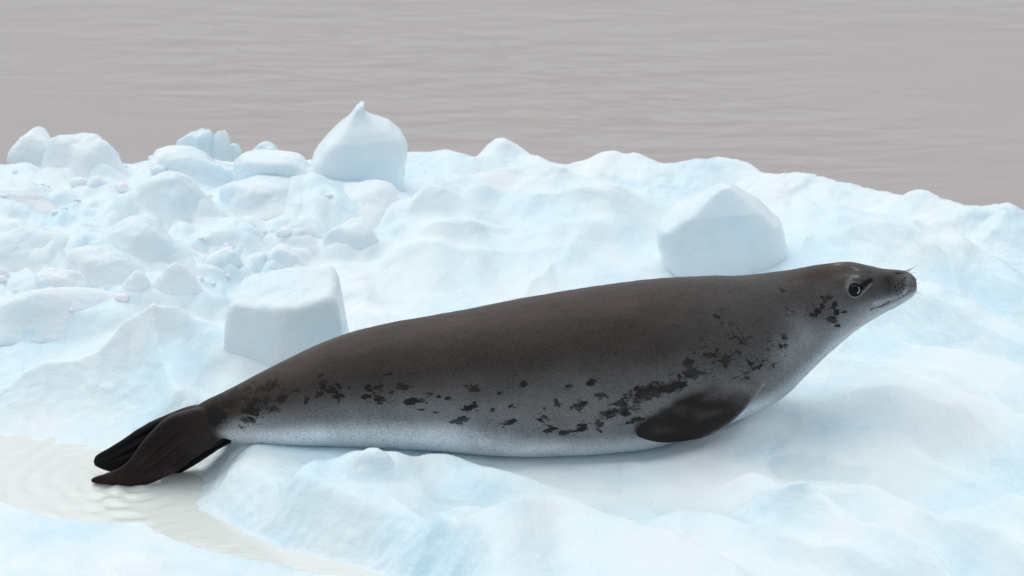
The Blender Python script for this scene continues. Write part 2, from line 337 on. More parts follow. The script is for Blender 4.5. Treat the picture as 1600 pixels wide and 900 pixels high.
def ground(x, y):
    i = np.clip(np.searchsorted(GX, x) - 1, 0, len(GX) - 2); j = np.clip(np.searchsorted(GY, y) - 1, 0, len(GY) - 2)
    u = (x - GX[i]) / (GX[i + 1] - GX[i]); v = (y - GY[j]) / (GY[j + 1] - GY[j])
    return (ZG[j, i] * (1 - u) + ZG[j, i + 1] * u) * (1 - v) + (ZG[j + 1, i] * (1 - u) + ZG[j + 1, i + 1] * u) * v
DRIFT = np.zeros_like(ZG)
def drift(x, y, rx, ry, h):
    i0, i1 = np.searchsorted(GX, (x - rx * 1.8, x + rx * 1.8)); j0, j1 = np.searchsorted(GY, (y - ry * 1.8, y + ry * 1.8))
    e = np.hypot((X[j0:j1, i0:i1] - x) / rx, (Y[j0:j1, i0:i1] - y) / ry) + .12 * fbm(np.stack([X[j0:j1, i0:i1].ravel() * 8, Y[j0:j1, i0:i1].ravel() * 8, np.zeros((j1 - j0) * (i1 - i0))], 1), 2).reshape(j1 - j0, i1 - i0)
    DRIFT[j0:j1, i0:i1] = np.maximum(DRIFT[j0:j1, i0:i1], h * (1 - sstep((e - .65) / 1.05)))

# water in the pool: sheet with rings spreading from the hind flippers
def sheet(name, poly, z, mat, step, wave, grow=.05):
    lo, hi = poly[:, :2].min(0) - grow, poly[:, :2].max(0) + grow
    lo = np.maximum(lo, (-2.6, -1.6)); gx, gy = np.arange(lo[0], hi[0], step), np.arange(lo[1], hi[1], step)
    A, B = np.meshgrid(gx, gy); A, B = A.ravel(), B.ravel()
    global XF, YF
    sx, sy = XF, YF; XF, YF = A, B
    k = seg_dist(poly, True) * np.where(inside(poly), -1, 1) < grow; XF, YF = sx, sy
    id_ = np.arange(len(A)).reshape(len(gy), len(gx)); Q = np.stack([id_[:-1, :-1], id_[:-1, 1:], id_[1:, 1:], id_[1:, :-1]], -1).reshape(-1, 4)
    Q = Q[k[Q].all(1)]; us = np.zeros(len(A), bool); us[Q.ravel()] = True; rm = np.cumsum(us) - 1
    return mesh_obj(name, np.stack([A, B, z + wave(A, B)], 1)[us], rm[Q], mat)
c1 = on_z(150, 750, POOL_Z); c2 = on_z(215, 757, POOL_Z)
def ripples(A, B):
    r1, r2 = np.hypot(A - c1[0], (B - c1[1]) * .8), np.hypot(A - c2[0], (B - c2[1]) * .8)
    n = fbm(np.stack([A * 6, B * 6, 0 * A], 1), 2)
    z = .0026 * np.sin(r1 * 95 + n * 3) * np.exp(-r1 / .5) + .0022 * np.sin(r2 * 120 + n * 2) * np.exp(-r2 / .25)
    return z * sstep((on_z(330, 800, POOL_Z)[0] - A) / .25)
pool = sheet('melt_pool', POOL, POOL_Z, M_POOL, .008, ripples); pool['kind'] = 'structure'
puddle = sheet('melt_puddle', PUD, PUDZ - .006, M_PUDDLE, .01, lambda A, B: 0 * A, .06); puddle['kind'] = 'structure'

# ------------------------------------------------------------------ ice blocks lying on the floe
def ico(sub):
    bm = bmesh.new(); bmesh.ops.create_icosphere(bm, subdivisions=sub, radius=1)
    V = np.array([v.co[:] for v in bm.verts]); F = np.array([[v.index for v in f.verts] for f in bm.faces]); bm.free(); return V, F
ICO = {3: ico(3), 4: ico(4), 5: ico(5)}
def chunk(name, label, x0, x1, yt, yb, dep=.8, p=9, n=12, seed=0, tops=(), rough=.085, mat=None, sink=.56, bank=.42, flare=.42, group='ice blocks on the floe', roll=0, sides=()):
    r = np.random.RandomState(seed + 100); n += 5; p *= .8; xc = (x0 + x1) / 2
    zt = .05
    for _ in range(6):
        g = on_z(xc, yb, zt); zt = .5 * zt + .5 * max(float(ground(g[0], g[1])), .02)
    a, b = on_y(x0, yb, g[1]), on_y(x1, yb, g[1]); W = b[0] - a[0]; D = dep * W; yc = g[1] + D * .42
    ztop = on_y(xc, yt, yc + .1 * D)[2]; h = max(ztop - zt, .02)
    D_, F = ICO[5 if x1 - x0 > 70 else 4 if x1 - x0 > 30 else 3]
    k = np.arange(n) + .5; ph = np.arccos(1 - 2 * k / n); th = math.pi * (1 + 5**.5) * k
    N = np.stack([np.cos(th) * np.sin(ph), np.sin(th) * np.sin(ph), np.cos(ph)], 1) + r.normal(size=(n, 3)) * .28
    N = np.concatenate([N] + ([np.array([t[:3] for t in tops])] if tops else []) + ([np.array([t[:3] for t in sides])] if sides else []))
    N /= np.linalg.norm(N, axis=1)[:, None]
    d = np.concatenate([r.uniform(.86, 1.08, n), [t[3] for t in tops], [t[3] for t in sides]])
    s = np.clip(D_ @ N.T, 0, None) / d; rad = (s**p).sum(1)**(-1 / p)
    V = D_ * rad[:, None]
    V = V * (1 + rough * 1.6 * fbm(V * 1.3 + seed * 3.1, 2) + rough * .8 * (.35 - np.abs(fbm(V * 2.6 + seed, 3))))[:, None]
    if roll: c, s_ = math.cos(roll), math.sin(roll); V = np.stack([V[:, 0] * c - V[:, 2] * s_, V[:, 1], V[:, 0] * s_ + V[:, 2] * c], 1)
    V[:, 0] = (V[:, 0] - V[:, 0].min()) / np.ptp(V[:, 0]) - .5; V[:, 1] = (V[:, 1] - V[:, 1].min()) / np.ptp(V[:, 1]) - .5
    V[:, 2] = (V[:, 2] - V[:, 2].min()) / np.ptp(V[:, 2]); full = h / (1 - sink)
    V = V * (W, D, full); V[:, 2] -= full - h
    V = V + .0022 * fbm(V * 30 + seed, 2)[:, None] * (V / (np.linalg.norm(V, axis=1)[:, None] + 1e-6))
    hr = V[:, 2] + zt - ground(V[:, 0] + g[0], V[:, 1] + yc); u = np.clip(1 - hr / (.55 * h), 0, 1.25)
    V[:, :2] *= (1 + flare * u**2)[:, None]
    ob = mesh_obj(name, V, F, mat or M_BLOCK); ob.location = (g[0], yc, zt); tag(ob, label, 'ice block', group); drift(g[0], yc, W * .5, D * .5, h * bank)
    return ob

def outline_block(name, label, left, right, yb, dep, seed, mat):
    """a block whose side contours are read from the photo: left / right lists of (x, y) pixels from tip to base"""
    zt = .08; xc = (left[-1][0] + right[-1][0]) / 2
    for _ in range(6):
        g = on_z(xc, yb, zt); zt = .5 * zt + .5 * max(float(ground(g[0], g[1])), .02)
    W = on_y(right[-1][0], yb, g[1])[0] - on_y(left[-1][0], yb, g[1])[0]; yc = g[1] + dep * W * .5
    L_ = np.array(left, float); R_ = np.array(right, float); rows = np.linspace(L_[0, 1], yb + 25, 90); m = 72
    V = []; th = np.linspace(0, 2 * math.pi, m, endpoint=False)
    for y in rows:
        xl, xr = np.interp(y, L_[:, 1], L_[:, 0]), np.interp(y, R_[:, 1], R_[:, 0])
        a, b = on_y(xl, y, yc), on_y(xr, y, yc); c = (a + b) / 2; rx = max((b[0] - a[0]) / 2, .002)
        ry = min(dep * W / 2, .02 + rx * dep * 1.1)
        ct, st = np.cos(th), np.sin(th); e = .45
        V.append(np.stack([c[0] + rx * np.sign(ct) * np.abs(ct)**e, yc + ry * np.sign(st) * np.abs(st)**e - .25 * (rx - W / 2) * 0, np.full(m, c[2])], 1))
    V = np.concatenate(V)
    tw = .35 * fbm(V * (0, 0, 5) + seed * 7.7, 2) + .25
    dx_, dy_ = V[:, 0] - V[:, 0].mean(), V[:, 1] - yc; V[:, 1] = yc + dy_ * (1 - .35 * np.clip(tw * np.sign(dx_) * np.abs(dx_) / (W / 2), -1, 1)) + .18 * dx_; nrm = V - np.array([V[:, 0].mean(), yc, 0]) * (1, 1, 0) - V * (0, 0, 1)
    nrm /= np.linalg.norm(nrm, axis=1)[:, None] + 1e-6
    V = V + nrm * (.018 * (1 - 2 * np.abs(fbm(V * 4.5 + seed, 2))) + .006 * fbm(V * 14 + seed, 3))[:, None] * np.clip((V[:, 2].max() - V[:, 2]) / .12, .15, 1)[:, None]
    k = np.arange(m); F = np.concatenate([np.stack([i * m + k, (i + 1) * m + k, (i + 1) * m + (k + 1) % m, i * m + (k + 1) % m], 1) for i in range(len(rows) - 1)])
    F = [list(f) for f in F] + [list(range(m)), list(range((len(rows) - 1) * m, len(rows) * m))[::-1]]
    ob = mesh_obj(name, V - (g[0], yc, zt), F, mat); ob.location = (g[0], yc, zt); tag(ob, label, 'ice block', 'ice blocks on the floe'); return ob

outline_block('ice_pinnacle', 'tall pale ice block with a curled pointed tip standing against the grey water',
    [(564, 162), (556, 168), (551, 176), (543, 187), (524, 206), (509, 224), (497, 240), (490, 256), (489, 275), (489, 330)],
    [(568, 162), (569, 167), (568, 177), (582, 187), (604, 198), (620, 213), (628, 230), (629, 247), (626, 263), (621, 288), (620, 330)], 298, .75, 4, M_CLEAR)
chunk('ice_block', 'broad domed ice block just below the pointed pinnacle', 466, 664, 284, 372, .8, 10, 11, 3, rough=.06)
chunk('ice_block', 'rounded cube of ice at the foot of the broad dome under the pinnacle', 508, 596, 344, 406, .8, 12, 6, 12, tops=((0, -.2, 1, .8),), rough=.03, mat=M_CLEAR)
chunk('ice_block', 'small smooth loaf of ice lying left of the rounded cube', 306, 383, 388, 434, .7, 10, 8, 5, roll=-.15, rough=.03, mat=M_CLEAR)
chunk('ice_block', 'large flat-topped ice block with a grey shaded face right behind the seal', 342, 557, 423, 588, .60, 24, -5, 21,
      tops=((-.16, -.20, 1, .80),), sides=((.30, -1, -.06, .66), (-.55, -1, .10, .70), (1, -.05, .16, .85), (-1, .2, .12, .92), (0, 1, .1, .8), (.7, .7, .1, .95), (0, 0, -1, .9), (.1, -.9, .75, .98)), rough=.035, sink=.3, bank=.16, flare=.05)
outline_block('ice_block', 'big translucent rounded ice block behind the neck of the seal',
    [(1126, 289), (1112, 295), (1094, 307), (1060, 328), (1036, 346), (1033, 366), (1038, 388), (1052, 412), (1056, 470)],
    [(1140, 289), (1152, 297), (1170, 312), (1190, 329), (1210, 352), (1220, 374), (1222, 400), (1218, 425), (1216, 470)], 436, .6, 9, M_CLEAR)
chunk('ice_block', 'humped white ice block at the far left edge of the floe', 8, 92, 203, 262, .8, 10, 10, 31)
chunk('ice_block', 'wide sloping ice block against the water beside the far left hump', 62, 190, 209, 290, .8, 10, 9, 14, roll=.12)
chunk('ice_block', 'squared ice lump on the left skyline beside a small horn', 272, 334, 203, 256, .8, 14, 6, 8, tops=((0, 0, 1, .8),))
chunk('ice_block', 'small horn shaped ice piece sticking up on the left skyline', 322, 360, 203, 252, .6, 7, 6, 17, roll=-.5)
chunk('ice_block', 'low rounded ice lump on the skyline left of the pinnacle', 388, 440, 221, 246, .7, 9, 9, 19)
chunk('ice_block', 'low white mound of ice under the squared skyline lump', 215, 360, 226, 290, .7, 9, 10, 23)
chunk('ice_block', 'pale ice block below the low skyline lump and left of the pinnacle', 360, 500, 236, 300, .7, 9, 10, 26)
chunk('ice_block', 'bluish dome of ice under the left skyline mound', 183, 322, 263, 350, .8, 9, 10, 28, mat=M_CLEAR)
chunk('ice_block', 'flat oval ice slab right of the bluish dome', 340, 484, 274, 326, .7, 10, 9, 34, tops=((0, -.1, 1, .7),))
chunk('ice_block', 'small oval ice cap above the flat oval slab', 322, 390, 258, 292, .7, 9, 9, 37)
chunk('ice_block', 'small rounded ice lump below the wide sloping block', 120, 188, 273, 302, .7, 9, 9, 39)
chunk('ice_block', 'low white ice slab at the left border under the far left hump', -30, 76, 281, 325, .7, 9, 9, 41, tops=((0, -.1, 1, .7),))
chunk('ice_block', 'big smooth ice boulder in the middle of the left rubble', 112, 282, 333, 420, .8, 9, 10, 43)
chunk('ice_block', 'broad pale ice boulder at the left border beside the big smooth boulder', -60, 120, 340, 430, .8, 8, 10, 45)
chunk('ice_block', 'long hunched ice block in front of the big smooth boulder', 96, 232, 384, 452, .7, 10, 9, 47, tops=((.1, -.1, 1, .8),))
chunk('ice_block', 'peaked ice block between the hunched block and the flat-topped block', 205, 335, 404, 490, .7, 9, 9, 49)
chunk('ice_block', 'small knobby ice lump on the hunched block', 128, 165, 414, 452, .8, 9, 8, 51)
chunk('ice_block', 'rounded ice lump leaning on the peaked block', 178, 246, 420, 478, .8, 9, 8, 53)
chunk('ice_block', 'white topped ice slab lying on the log shaped block', 52, 132, 420, 462, .7, 10, 9, 55, tops=((0, -.1, 1, .6),))
chunk('ice_block', 'long log shaped ice block slanting in from the left border', -40, 182, 449, 515, .38, 7, 9, 57, roll=.16, rough=.03)
chunk('ice_block', 'low pale ice mound right of the big smooth boulder', 280, 420, 340, 400, .8, 8, 10, 59)
chunk('ice_block', 'long low ice mound left of the rounded cube', 395, 505, 340, 392, .8, 8, 10, 61)
chunk('ice_block', 'flat broken ice piece right of the smooth loaf', 378, 425, 392, 428, .8, 9, 8, 63)
chunk('ice_block', 'angular ice piece between the smooth loaf and the rounded cube', 410, 470, 384, 425, .8, 11, 7, 65)
chunk('ice_block', 'low rounded ice lump lying against the belly of the seal', 543, 634, 694, 741, .75, 6, 14, 68, sink=.6, mat=M_CLEAR)
chunk('ice_block', 'tiny ice cube on the skyline right of the pinnacle', 668, 692, 235, 250, .8, 12, 6, 69)
chunk('ice_block', 'tiny rounded ice knob between the low skyline lump and the pinnacle', 438, 458, 236, 252, .8, 9, 8, 71)
chunk('ice_block', 'tiny ice knob close behind the horn shaped piece', 358, 378, 223, 243, .8, 9, 8, 73)

# the floe mesh, with snow drifted against the blocks
nx, ny = len(GX), len(GY)
idx = np.arange(nx * ny).reshape(ny, nx)
quads = np.stack([idx[:-1, :-1], idx[:-1, 1:], idx[1:, 1:], idx[1:, :-1]], -1).reshape(-1, 4)
quads = quads[keep[quads].all(1)]
used = np.zeros(nx * ny, bool); used[quads.ravel()] = True; remap = np.cumsum(used) - 1
ZG = ZG + DRIFT * (sdf.reshape(X.shape) < -.03); Z = ZG.ravel()
floe = mesh_obj('ice_floe', np.stack([XF, YF, Z], 1)[used], remap[quads], M_FLOE); floe['kind'] = 'structure'

# loose crumbs among the blocks
r = np.random.RandomState(11); CV, CF = [], []; base = 0
Dv, Df = ICO[3]; small = ico(2)
for k in range(70):
    if k < 130: px, py = r.uniform(-30, 520), 245 + 250 * r.beta(1.0, 1.5)
    else: px, py = r.uniform(620, 1580), 0
    if py == 0: py = np.interp(px, [620, 785, 1048, 1270, 1600], [250, 240, 275, 290, 345]) + r.exponential(14) + 4
    g = on_z(px, py, .1); z = float(ground(g[0], g[1])); g = on_z(px, py, z); z = float(ground(g[0], g[1]))
    if z < -.02: continue
    s = r.uniform(.005, .013) if k >= 130 else r.choice([r.uniform(.006, .014), r.uniform(.014, .026)], p=[.75, .25])
    v = small[0] * (1 + .35 * fbm(small[0] * 1.4 + k, 2))[:, None] * (s * r.uniform(.8, 1.5), s, s * r.uniform(.6, 1)) + (g[0], g[1], z + s * .25)
    CV.append(v); CF.append(small[1] + base); base += len(v)
tag(mesh_obj('ice_crumbs', np.concatenate(CV), np.concatenate(CF), M_CRUMB), 'small loose crumbs of ice scattered among the blocks', 'ice crumbs', kind='stuff')

# ------------------------------------------------------------------ the seal
LV, LF, LP = [], [], []; off = 0
def add_ring_mesh(rings, par):
    global off
    m = len(rings[0]); n = len(rings); V = np.concatenate(rings); k = np.arange(m)
    F = [list(f) for i in range(n - 1) for f in np.stack([i * m + k, i * m + (k + 1) % m, (i + 1) * m + (k + 1) % m, (i + 1) * m + k], 1) + off]
    LF.extend(F); LF.append([off + j for j in range(m)][::-1]); LF.append([off + (n - 1) * m + j for j in range(m)])
    LV.append(V); LP.append(par); off += len(V)
m = 112; th = np.linspace(0, 2 * math.pi, m, endpoint=False)
rings, par = [], []
for i, (c, v, a, b) in enumerate(SEC):
    ct, st = np.cos(th), np.sin(th); t = i / len(SEC)
    head = sstep((c[0] - on_y(1240, 500, .1)[0]) / .25)
    flat = .22 * (1 - head) * sstep(t / .15)
    ca = np.where(ct < 0, -np.abs(ct)**(1 - .35 * flat / .22 * .6), ct)      # flattened belly
    wid = 1 + .10 * (1 - head) * np.clip(-ct, 0, 1) - .06 * np.clip(ct, 0, 1)
    rings.append(c + ca[:, None] * a * v + (st * wid * b)[:, None] * np.array([0, 1.0, 0]))
    par.append(np.stack([np.full(m, t), th / math.pi, np.zeros(m)], 1))
add_ring_mesh(rings, np.concatenate(par))

def flipper(st, thick, ridges, part, side=1, n=90, m=64, yref=0.0, tip0=.93):
    A = catmull(st, n); rings, par = [], []; th = np.linspace(0, 2 * math.pi, m, endpoint=False)
    for i, (xt, yt, xb, yb, y1, y2) in enumerate(A):
        t = i / (n - 1); p1, p2 = on_y(xt, yt, y1), on_y(xb, yb, y2)
        if side < 0: p1, p2 = p1 * (1, -1, 1) + (0, 2 * yref, 0), p2 * (1, -1, 1) + (0, 2 * yref, 0)
        c = (p1 + p2) / 2; v = (p1 - p2) / 2
        hw = thick(t); ct, s_ = np.cos(th), np.sin(th)
        prof = np.sign(s_) * np.abs(s_)**.7 * hw * (1 + ridges * sstep(t * 2) * np.cos(ct * math.pi * 4.5 + .6))
        tip = math.sqrt(max(1 - max((t - tip0) / (1 - tip0), 0)**2, .02))
        nv = np.cross(v, [1, 0, 0]); nv = np.array([0, -1.0, 0]) * side * -1
        rings.append(c + ct[:, None] * v * tip + prof[:, None] * nv)
        par.append(np.stack([np.full(m, t), th / math.pi, np.full(m, part)], 1))
    add_ring_mesh(rings, np.concatenate(par))
FRONT = [(1146, 548, 1190, 562, .05, .05), (1120, 584, 1192, 600, -0.107, -0.107), (1100, 601, 1180, 617, -0.147, -0.152), (1070, 616, 1157, 646, -0.187, -0.187), (1040, 634, 1126, 671, -0.207, -0.207),
         (1015, 650, 1088, 686, -0.222, -0.222), (1001, 660, 1052, 691, -0.230, -0.230), (992, 667, 1022, 691, -0.234, -0.234), (987, 671, 1004, 688, -0.237, -0.237)]
flipper(FRONT, lambda t: .052 * (1 - t)**.9 + .009, .10, 1)
flipper(FRONT, lambda t: .052 * (1 - t)**.9 + .009, .10, 1, side=-1, yref=.05)
flipper([(352, 632, 368, 676, -.005, -.005), (326, 636, 348, 684, -.050, -.050), (298, 640, 328, 698, -.078, -.078), (262, 652, 303, 715, -.095, -.095), (236, 675, 280, 733, -.105, -.105), (217, 697, 256, 746, -.112, -.112),
         (204, 716, 230, 757, -.118, -.118), (190, 729, 206, 759, -.12, -.12), (165, 740, 180, 758, -.12, -.12), (136, 748, 150, 756, -.12, -.12)], lambda t: .026 * (1 - t) * min(1, .35 + 3 * t) + .008, .3, 2)
flipper([(345, 632, 362, 680, -.01, -.01), (300, 634, 328, 700, -.03, -.03), (270, 644, 296, 712, -.04, -.04), (245, 654, 270, 722, -.045, -.045), (215, 670, 238, 730, -.05, -.05),
         (190, 687, 214, 734, -.05, -.05), (166, 702, 194, 737, -.05, -.05), (150, 711, 176, 738, -.05, -.05), (139, 718, 158, 735, -.05, -.05)], lambda t: .024 * (1 - t) + .008, .3, 3)
flipper([(352, 660, 362, 690, .02, .02), (330, 672, 340, 703, .01, .01), (305, 688, 315, 720, 0, 0), (280, 700, 288, 736, -.02, -.02), (262, 715, 262, 746, -.03, -.03), (248, 730, 248, 748, -.04, -.04)], lambda t: .018 * (1 - t) + .007, .1, 3)
LVs = np.concatenate(LV); LPs = np.concatenate(LP)
me = bpy.data.meshes.new('tmp'); me.from_pydata([tuple(v) for v in LVs], [], LF)
tmp = bpy.data.objects.new('tmp', me); COL.objects.link(tmp)
md = tmp.modifiers.new('r', 'REMESH'); md.mode = 'VOXEL'; md.voxel_size = .0038; md.adaptivity = 0
md = tmp.modifiers.new('s', 'SMOOTH'); md.factor = .5; md.iterations = 5
bpy.context.view_layer.update()
ev = tmp.evaluated_get(bpy.context.evaluated_depsgraph_get())
seal_me = bpy.data.meshes.new_from_object(ev); bpy.data.objects.remove(tmp); seal_me.name = 'body'
bm = bmesh.new(); bm.from_mesh(seal_me); xh = on_y(1255, 480, .1)[0]
bmesh.ops.subdivide_edges(bm, edges=[e for e in bm.edges if e.verts[0].co.x > xh and e.verts[1].co.x > xh], cuts=1, use_grid_fill=True, smooth=.4)
bm.to_mesh(seal_me); bm.free()
nv = len(seal_me.vertices); V = np.empty(nv * 3, np.float32); seal_me.vertices.foreach_get('co', V); V = V.reshape(-1, 3).astype(float)
Nn = np.empty(nv * 3, np.float32); seal_me.vertices.foreach_get('normal', Nn); Nn = Nn.reshape(-1, 3).astype(float)
kd = KDTree(len(LVs))
for i, v in enumerate(LVs): kd.insert(v, i)
kd.balance()
near = np.array([kd.find(v)[1] for v in V]); TP = LPs[near]
t_, th_, part = TP[:, 0], TP[:, 1], TP[:, 2]
nbody = len(LP[0]); kdb = KDTree(nbody)
for i in range(nbody): kdb.insert(LVs[i], i)
kdb.balance(); th_b = th_.copy(); fi = np.where(part > .5)[0]
th_b[fi] = [LPs[kdb.find(V[i])[1], 1] for i in fi]
polys = [list(p.vertices) for p in seal_me.polygons]
bvh = BVHTree.FromPolygons([Vector(v) for v in V], polys)
def hit(px, py):
    d = ray(px, py); loc, nrm, i, dist = bvh.ray_cast(Vector(CAM), Vector(d).normalized())
    if loc is None: p = on_y(px, py, 0.0); return p, np.array([0, -1.0, 0])
    return np.array(loc), np.array(nrm)
ycen = np.interp(V[:, 0], SX[np.argsort(SX)], SYC[np.argsort(SX)])
VM = V.copy(); VM[:, 1] = ycen - np.abs(V[:, 1] - ycen)            # both flanks carry the same coat pattern
def blob(px, py, rx, ry, ang=0.0):
    c, _ = hit(px, py); k = .0018
    q_ = np.where(np.abs(VM[:, 0] - c[0]) < 3.4 * max(rx, ry) * k)[0]; W_ = VM[q_]; out = np.zeros(nv)
    dx, dz = W_[:, 0] - c[0], np.sqrt((W_[:, 1] - c[1])**2 + (W_[:, 2] - c[2])**2) * np.sign(W_[:, 2] - c[2])
    ca, sa = math.cos(ang), math.sin(ang); u, w_ = dx * ca + dz * sa, -dx * sa + dz * ca
    out[q_] = np.exp(-((u / (rx * k))**2 + (w_ / (ry * k))**2)); return out
def line_px(pts, wpx, step=3):
    out = np.zeros(nv); pts = np.array(pts, float)
    seg = np.linalg.norm(np.diff(pts, axis=0), axis=1); tt = np.concatenate([[0], np.cumsum(seg)])
    for u in np.arange(0, tt[-1], step):
        out = np.maximum(out, blob(np.interp(u, tt, pts[:, 0]), np.interp(u, tt, pts[:, 1]), wpx, wpx))
    return out

# relief of the face and skin
disp = .0016 * fbm(V * (9, 14, 14), 3) + .0007 * fbm(V * (30, 45, 45), 2)
eye_r2 = blob(1336, 453, 15, 14); eye_r1 = blob(1336, 453, 9, 8.5)
disp += .010 * blob(1150, 580, 45, 34, .5) * (part < 2) - .005 * line_px([(1128, 580), (1100, 598), (1060, 618)], 7, 8) * (part < .5)
disp += .006 * blob(1409, 446, 16, 15) + .007 * blob(1330, 436, 22, 8) - .003 * blob(1358, 440, 12, 8) + .008 * eye_r2 - .014 * eye_r1
mouth = line_px([(1362, 484), (1375, 480), (1388, 474), (1402, 470), (1414, 462), (1423, 454)], 2.2)
disp += -.005 * mouth + .003 * blob(1392, 482, 22, 5) - .004 * blob(1404, 427, 7, 2.0, -.1) - .003 * blob(1294, 478, 10, 9)
disp += -.003 * line_px([(1222, 470), (1240, 500), (1250, 530)], 7, 6) - .002 * line_px([(1262, 455), (1276, 500), (1292, 530)], 6, 6)
V2 = V + Nn * disp[:, None]
seal_me.vertices.foreach_set('co', V2.astype(np.float32).ravel()); seal_me.update()

# coat: brown back, grey flank, pale belly, dark flippers
c_ = np.where(th_b > 1, 2 - th_b, th_b)       # 0 = spine, 1 = belly midline
cn = c_ + .035 * fbm(V * (3, 6, 6), 3)
def mix(a, b, w): return a * (1 - w[:, None]) + np.array(b) * w[:, None]
csh = cn - .09 * sstep((V[:, 0] - on_y(640, 600, 0)[0]) / .45)
coat = np.tile(np.array([.093, .067, .052]), (nv, 1))
coat = mix(coat, (.062, .049, .040), sstep((cn - .10) / .18) * .8)
coat = mix(coat, (.175, .160, .148), sstep((cn - .30) / .22))
coat = mix(coat, (.215, .205, .195), sstep((csh - .40) / .16))
coat = mix(coat, (.74, .73, .70), sstep((csh - .52) / .12))
sx_ = V[:, 0]
front = sstep((sx_ - on_y(980, 500, 0)[0]) / .35)
coat = mix(coat, (.120, .106, .096), front * sstep((.58 - cn) / .2) * .7)
hind = sstep((on_y(470, 600, 0)[0] - sx_) / .22)
coat = mix(coat, (.066, .048, .037), hind * sstep((.52 - cn) / .16))
coat = mix(coat, (.052, .036, .027), sstep((on_y(372, 640, 0)[0] - sx_) / .07)); coat = mix(coat, (.46, .45, .43), .75 * hind * sstep((cn - .38) / .12) * sstep((sx_ - on_y(352, 680, 0)[0]) / .05))
isb = part < .5
neck = sstep((sx_ - on_y(1190, 560, .1)[0]) / .12) * isb
coat = mix(coat, (.24, .235, .225), neck * sstep((cn - .38) / .22)); coat = mix(coat, (.58, .58, .56), neck * sstep((cn - .58) / .16))
headw = sstep((sx_ - on_y(1262, 480, .1)[0]) / .05) * isb
coat = mix(coat, (.135, .118, .104), headw * sstep((.55 - cn) / .15) * .8)
P = lambda col, w: mix(coat, col, np.clip(w, 0, 1))
coat = P((.066, .040, .028), blob(1282, 425, 44, 18) * 1.0); coat = P((.085, .060, .046), blob(1318, 420, 30, 10) * .7); coat = P((.040, .030, .025), blob(1388, 438, 13, 16) * .95)
coat = P((.090, .082, .076), blob(1365, 452, 20, 14) * .6); coat = P((.20, .18, .16), blob(1385, 422, 12, 5) * .5); coat = P((.17, .165, .16), blob(1316, 486, 18, 14) * .6)
coat = P((.36, .355, .34), blob(1330, 512, 30, 10, .6) * .8); coat = P((.50, .49, .45), blob(1372, 480, 18, 8, .35) * 1.0); coat = P((.42, .415, .40), line_px([(1366, 474), (1388, 468), (1408, 462), (1418, 450), (1417, 438)], 3.0, 2) * .9)
coat = P((.48, .475, .45), line_px([(1352, 505), (1380, 489), (1404, 475), (1420, 462)], 6, 4) * .8)
coat = P((.30, .295, .285), line_px([(1418, 430), (1425, 440), (1424, 452)], 4.5, 2) * .7)
coat = P((.34, .33, .315), blob(1228, 545, 30, 24, .9) * .6); coat = P((.24, .225, .21), blob(1240, 500, 20, 14) * .35); coat = P((.36, .345, .325), blob(1258, 520, 16, 24, .3) * .5)
for c_px in ((1310, 413, 6, 3), (1339, 421, 5, 3), (1334, 418, 3, 2), (1330, 505, 3, 2), (1338, 497, 3, 3), (1322, 513, 3, 2)): coat = P((.42, .36, .33), blob(*c_px) * .7)     # old scars
coat = P((.36, .335, .31), line_px([(1324, 449), (1326, 441), (1332, 435), (1341, 433)], 3.6, 2) * .75)
rho = np.sqrt(-np.log(np.maximum(blob(1336, 453, 10, 10), 1e-12)))
coat = P((.36, .34, .32), np.exp(-((rho - 1.17) / .075)**2) * .8)
coat = P((.012, .010, .010), np.maximum(np.maximum(blob(1345, 449, 6, 6), blob(1351, 444, 5.5, 5)), line_px([(1352, 443), (1362, 437)], 3.6, 2)) * 1.4); coat = P((.40, .38, .36), line_px([(1349, 457), (1355, 450), (1362, 443)], 1.5, 1.5) * .6)
coat = P((.010, .009, .009), (rho < 1.02) * 1.0)
coat = P((.03, .022, .018), line_px([(1388, 474), (1402, 469), (1414, 462), (1423, 454)], 1.3, 1.5) * .7); coat = P((.075, .045, .022), line_px([(1361, 484), (1368, 481), (1378, 479), (1389, 473)], 2.2, 1.5) * .95)
coat = P((.012, .010, .010), blob(1404, 427, 8, 1.8, -.15) * 1.3)
for a_, b_ in ((0, 0), (5, -4), (10, -8), (14, -12), (2, 6), (7, 2), (12, -3), (16, -8), (4, 12), (9, 8), (13, 3), (17, -2), (6, 17), (11, 13)):       # whisker roots
    coat = P((.022, .02, .018), blob(1399 + a_, 448 + b_, 1.8, 1.8) * .85)
fl1 = (part == 1) * sstep((t_ - .16 + .10 * fbm(V * 20, 2)) / .34)
coat = mix(coat, (.022, .017, .014), fl1); coat = mix(coat, (.075, .062, .054), fl1 * sstep(fbm(V * (12, 40, 40) + 9, 3) * 2 - .1) * .6)
edge = np.abs(np.cos(th_ * math.pi))
coat = mix(coat, (.50, .49, .47), (part == 1) * sstep((np.abs(th_ - 1) < .10) * 1.0) * sstep((t_ - .12) / .1) * sstep((.85 - t_) / .2) * .8)
coat = mix(coat, (.046, .033, .025), (part == 2) * 1.0); coat = mix(coat, (.020, .013, .010), (part == 2) * sstep(t_ / .45)); coat = mix(coat, (.011, .010, .010), (part == 3) * 1.0)
coat = mix(coat, (.060, .044, .036), (part == 2) * sstep(fbm(V * (14, 40, 40) + 4, 2) * 1.8 - .2) * .5)

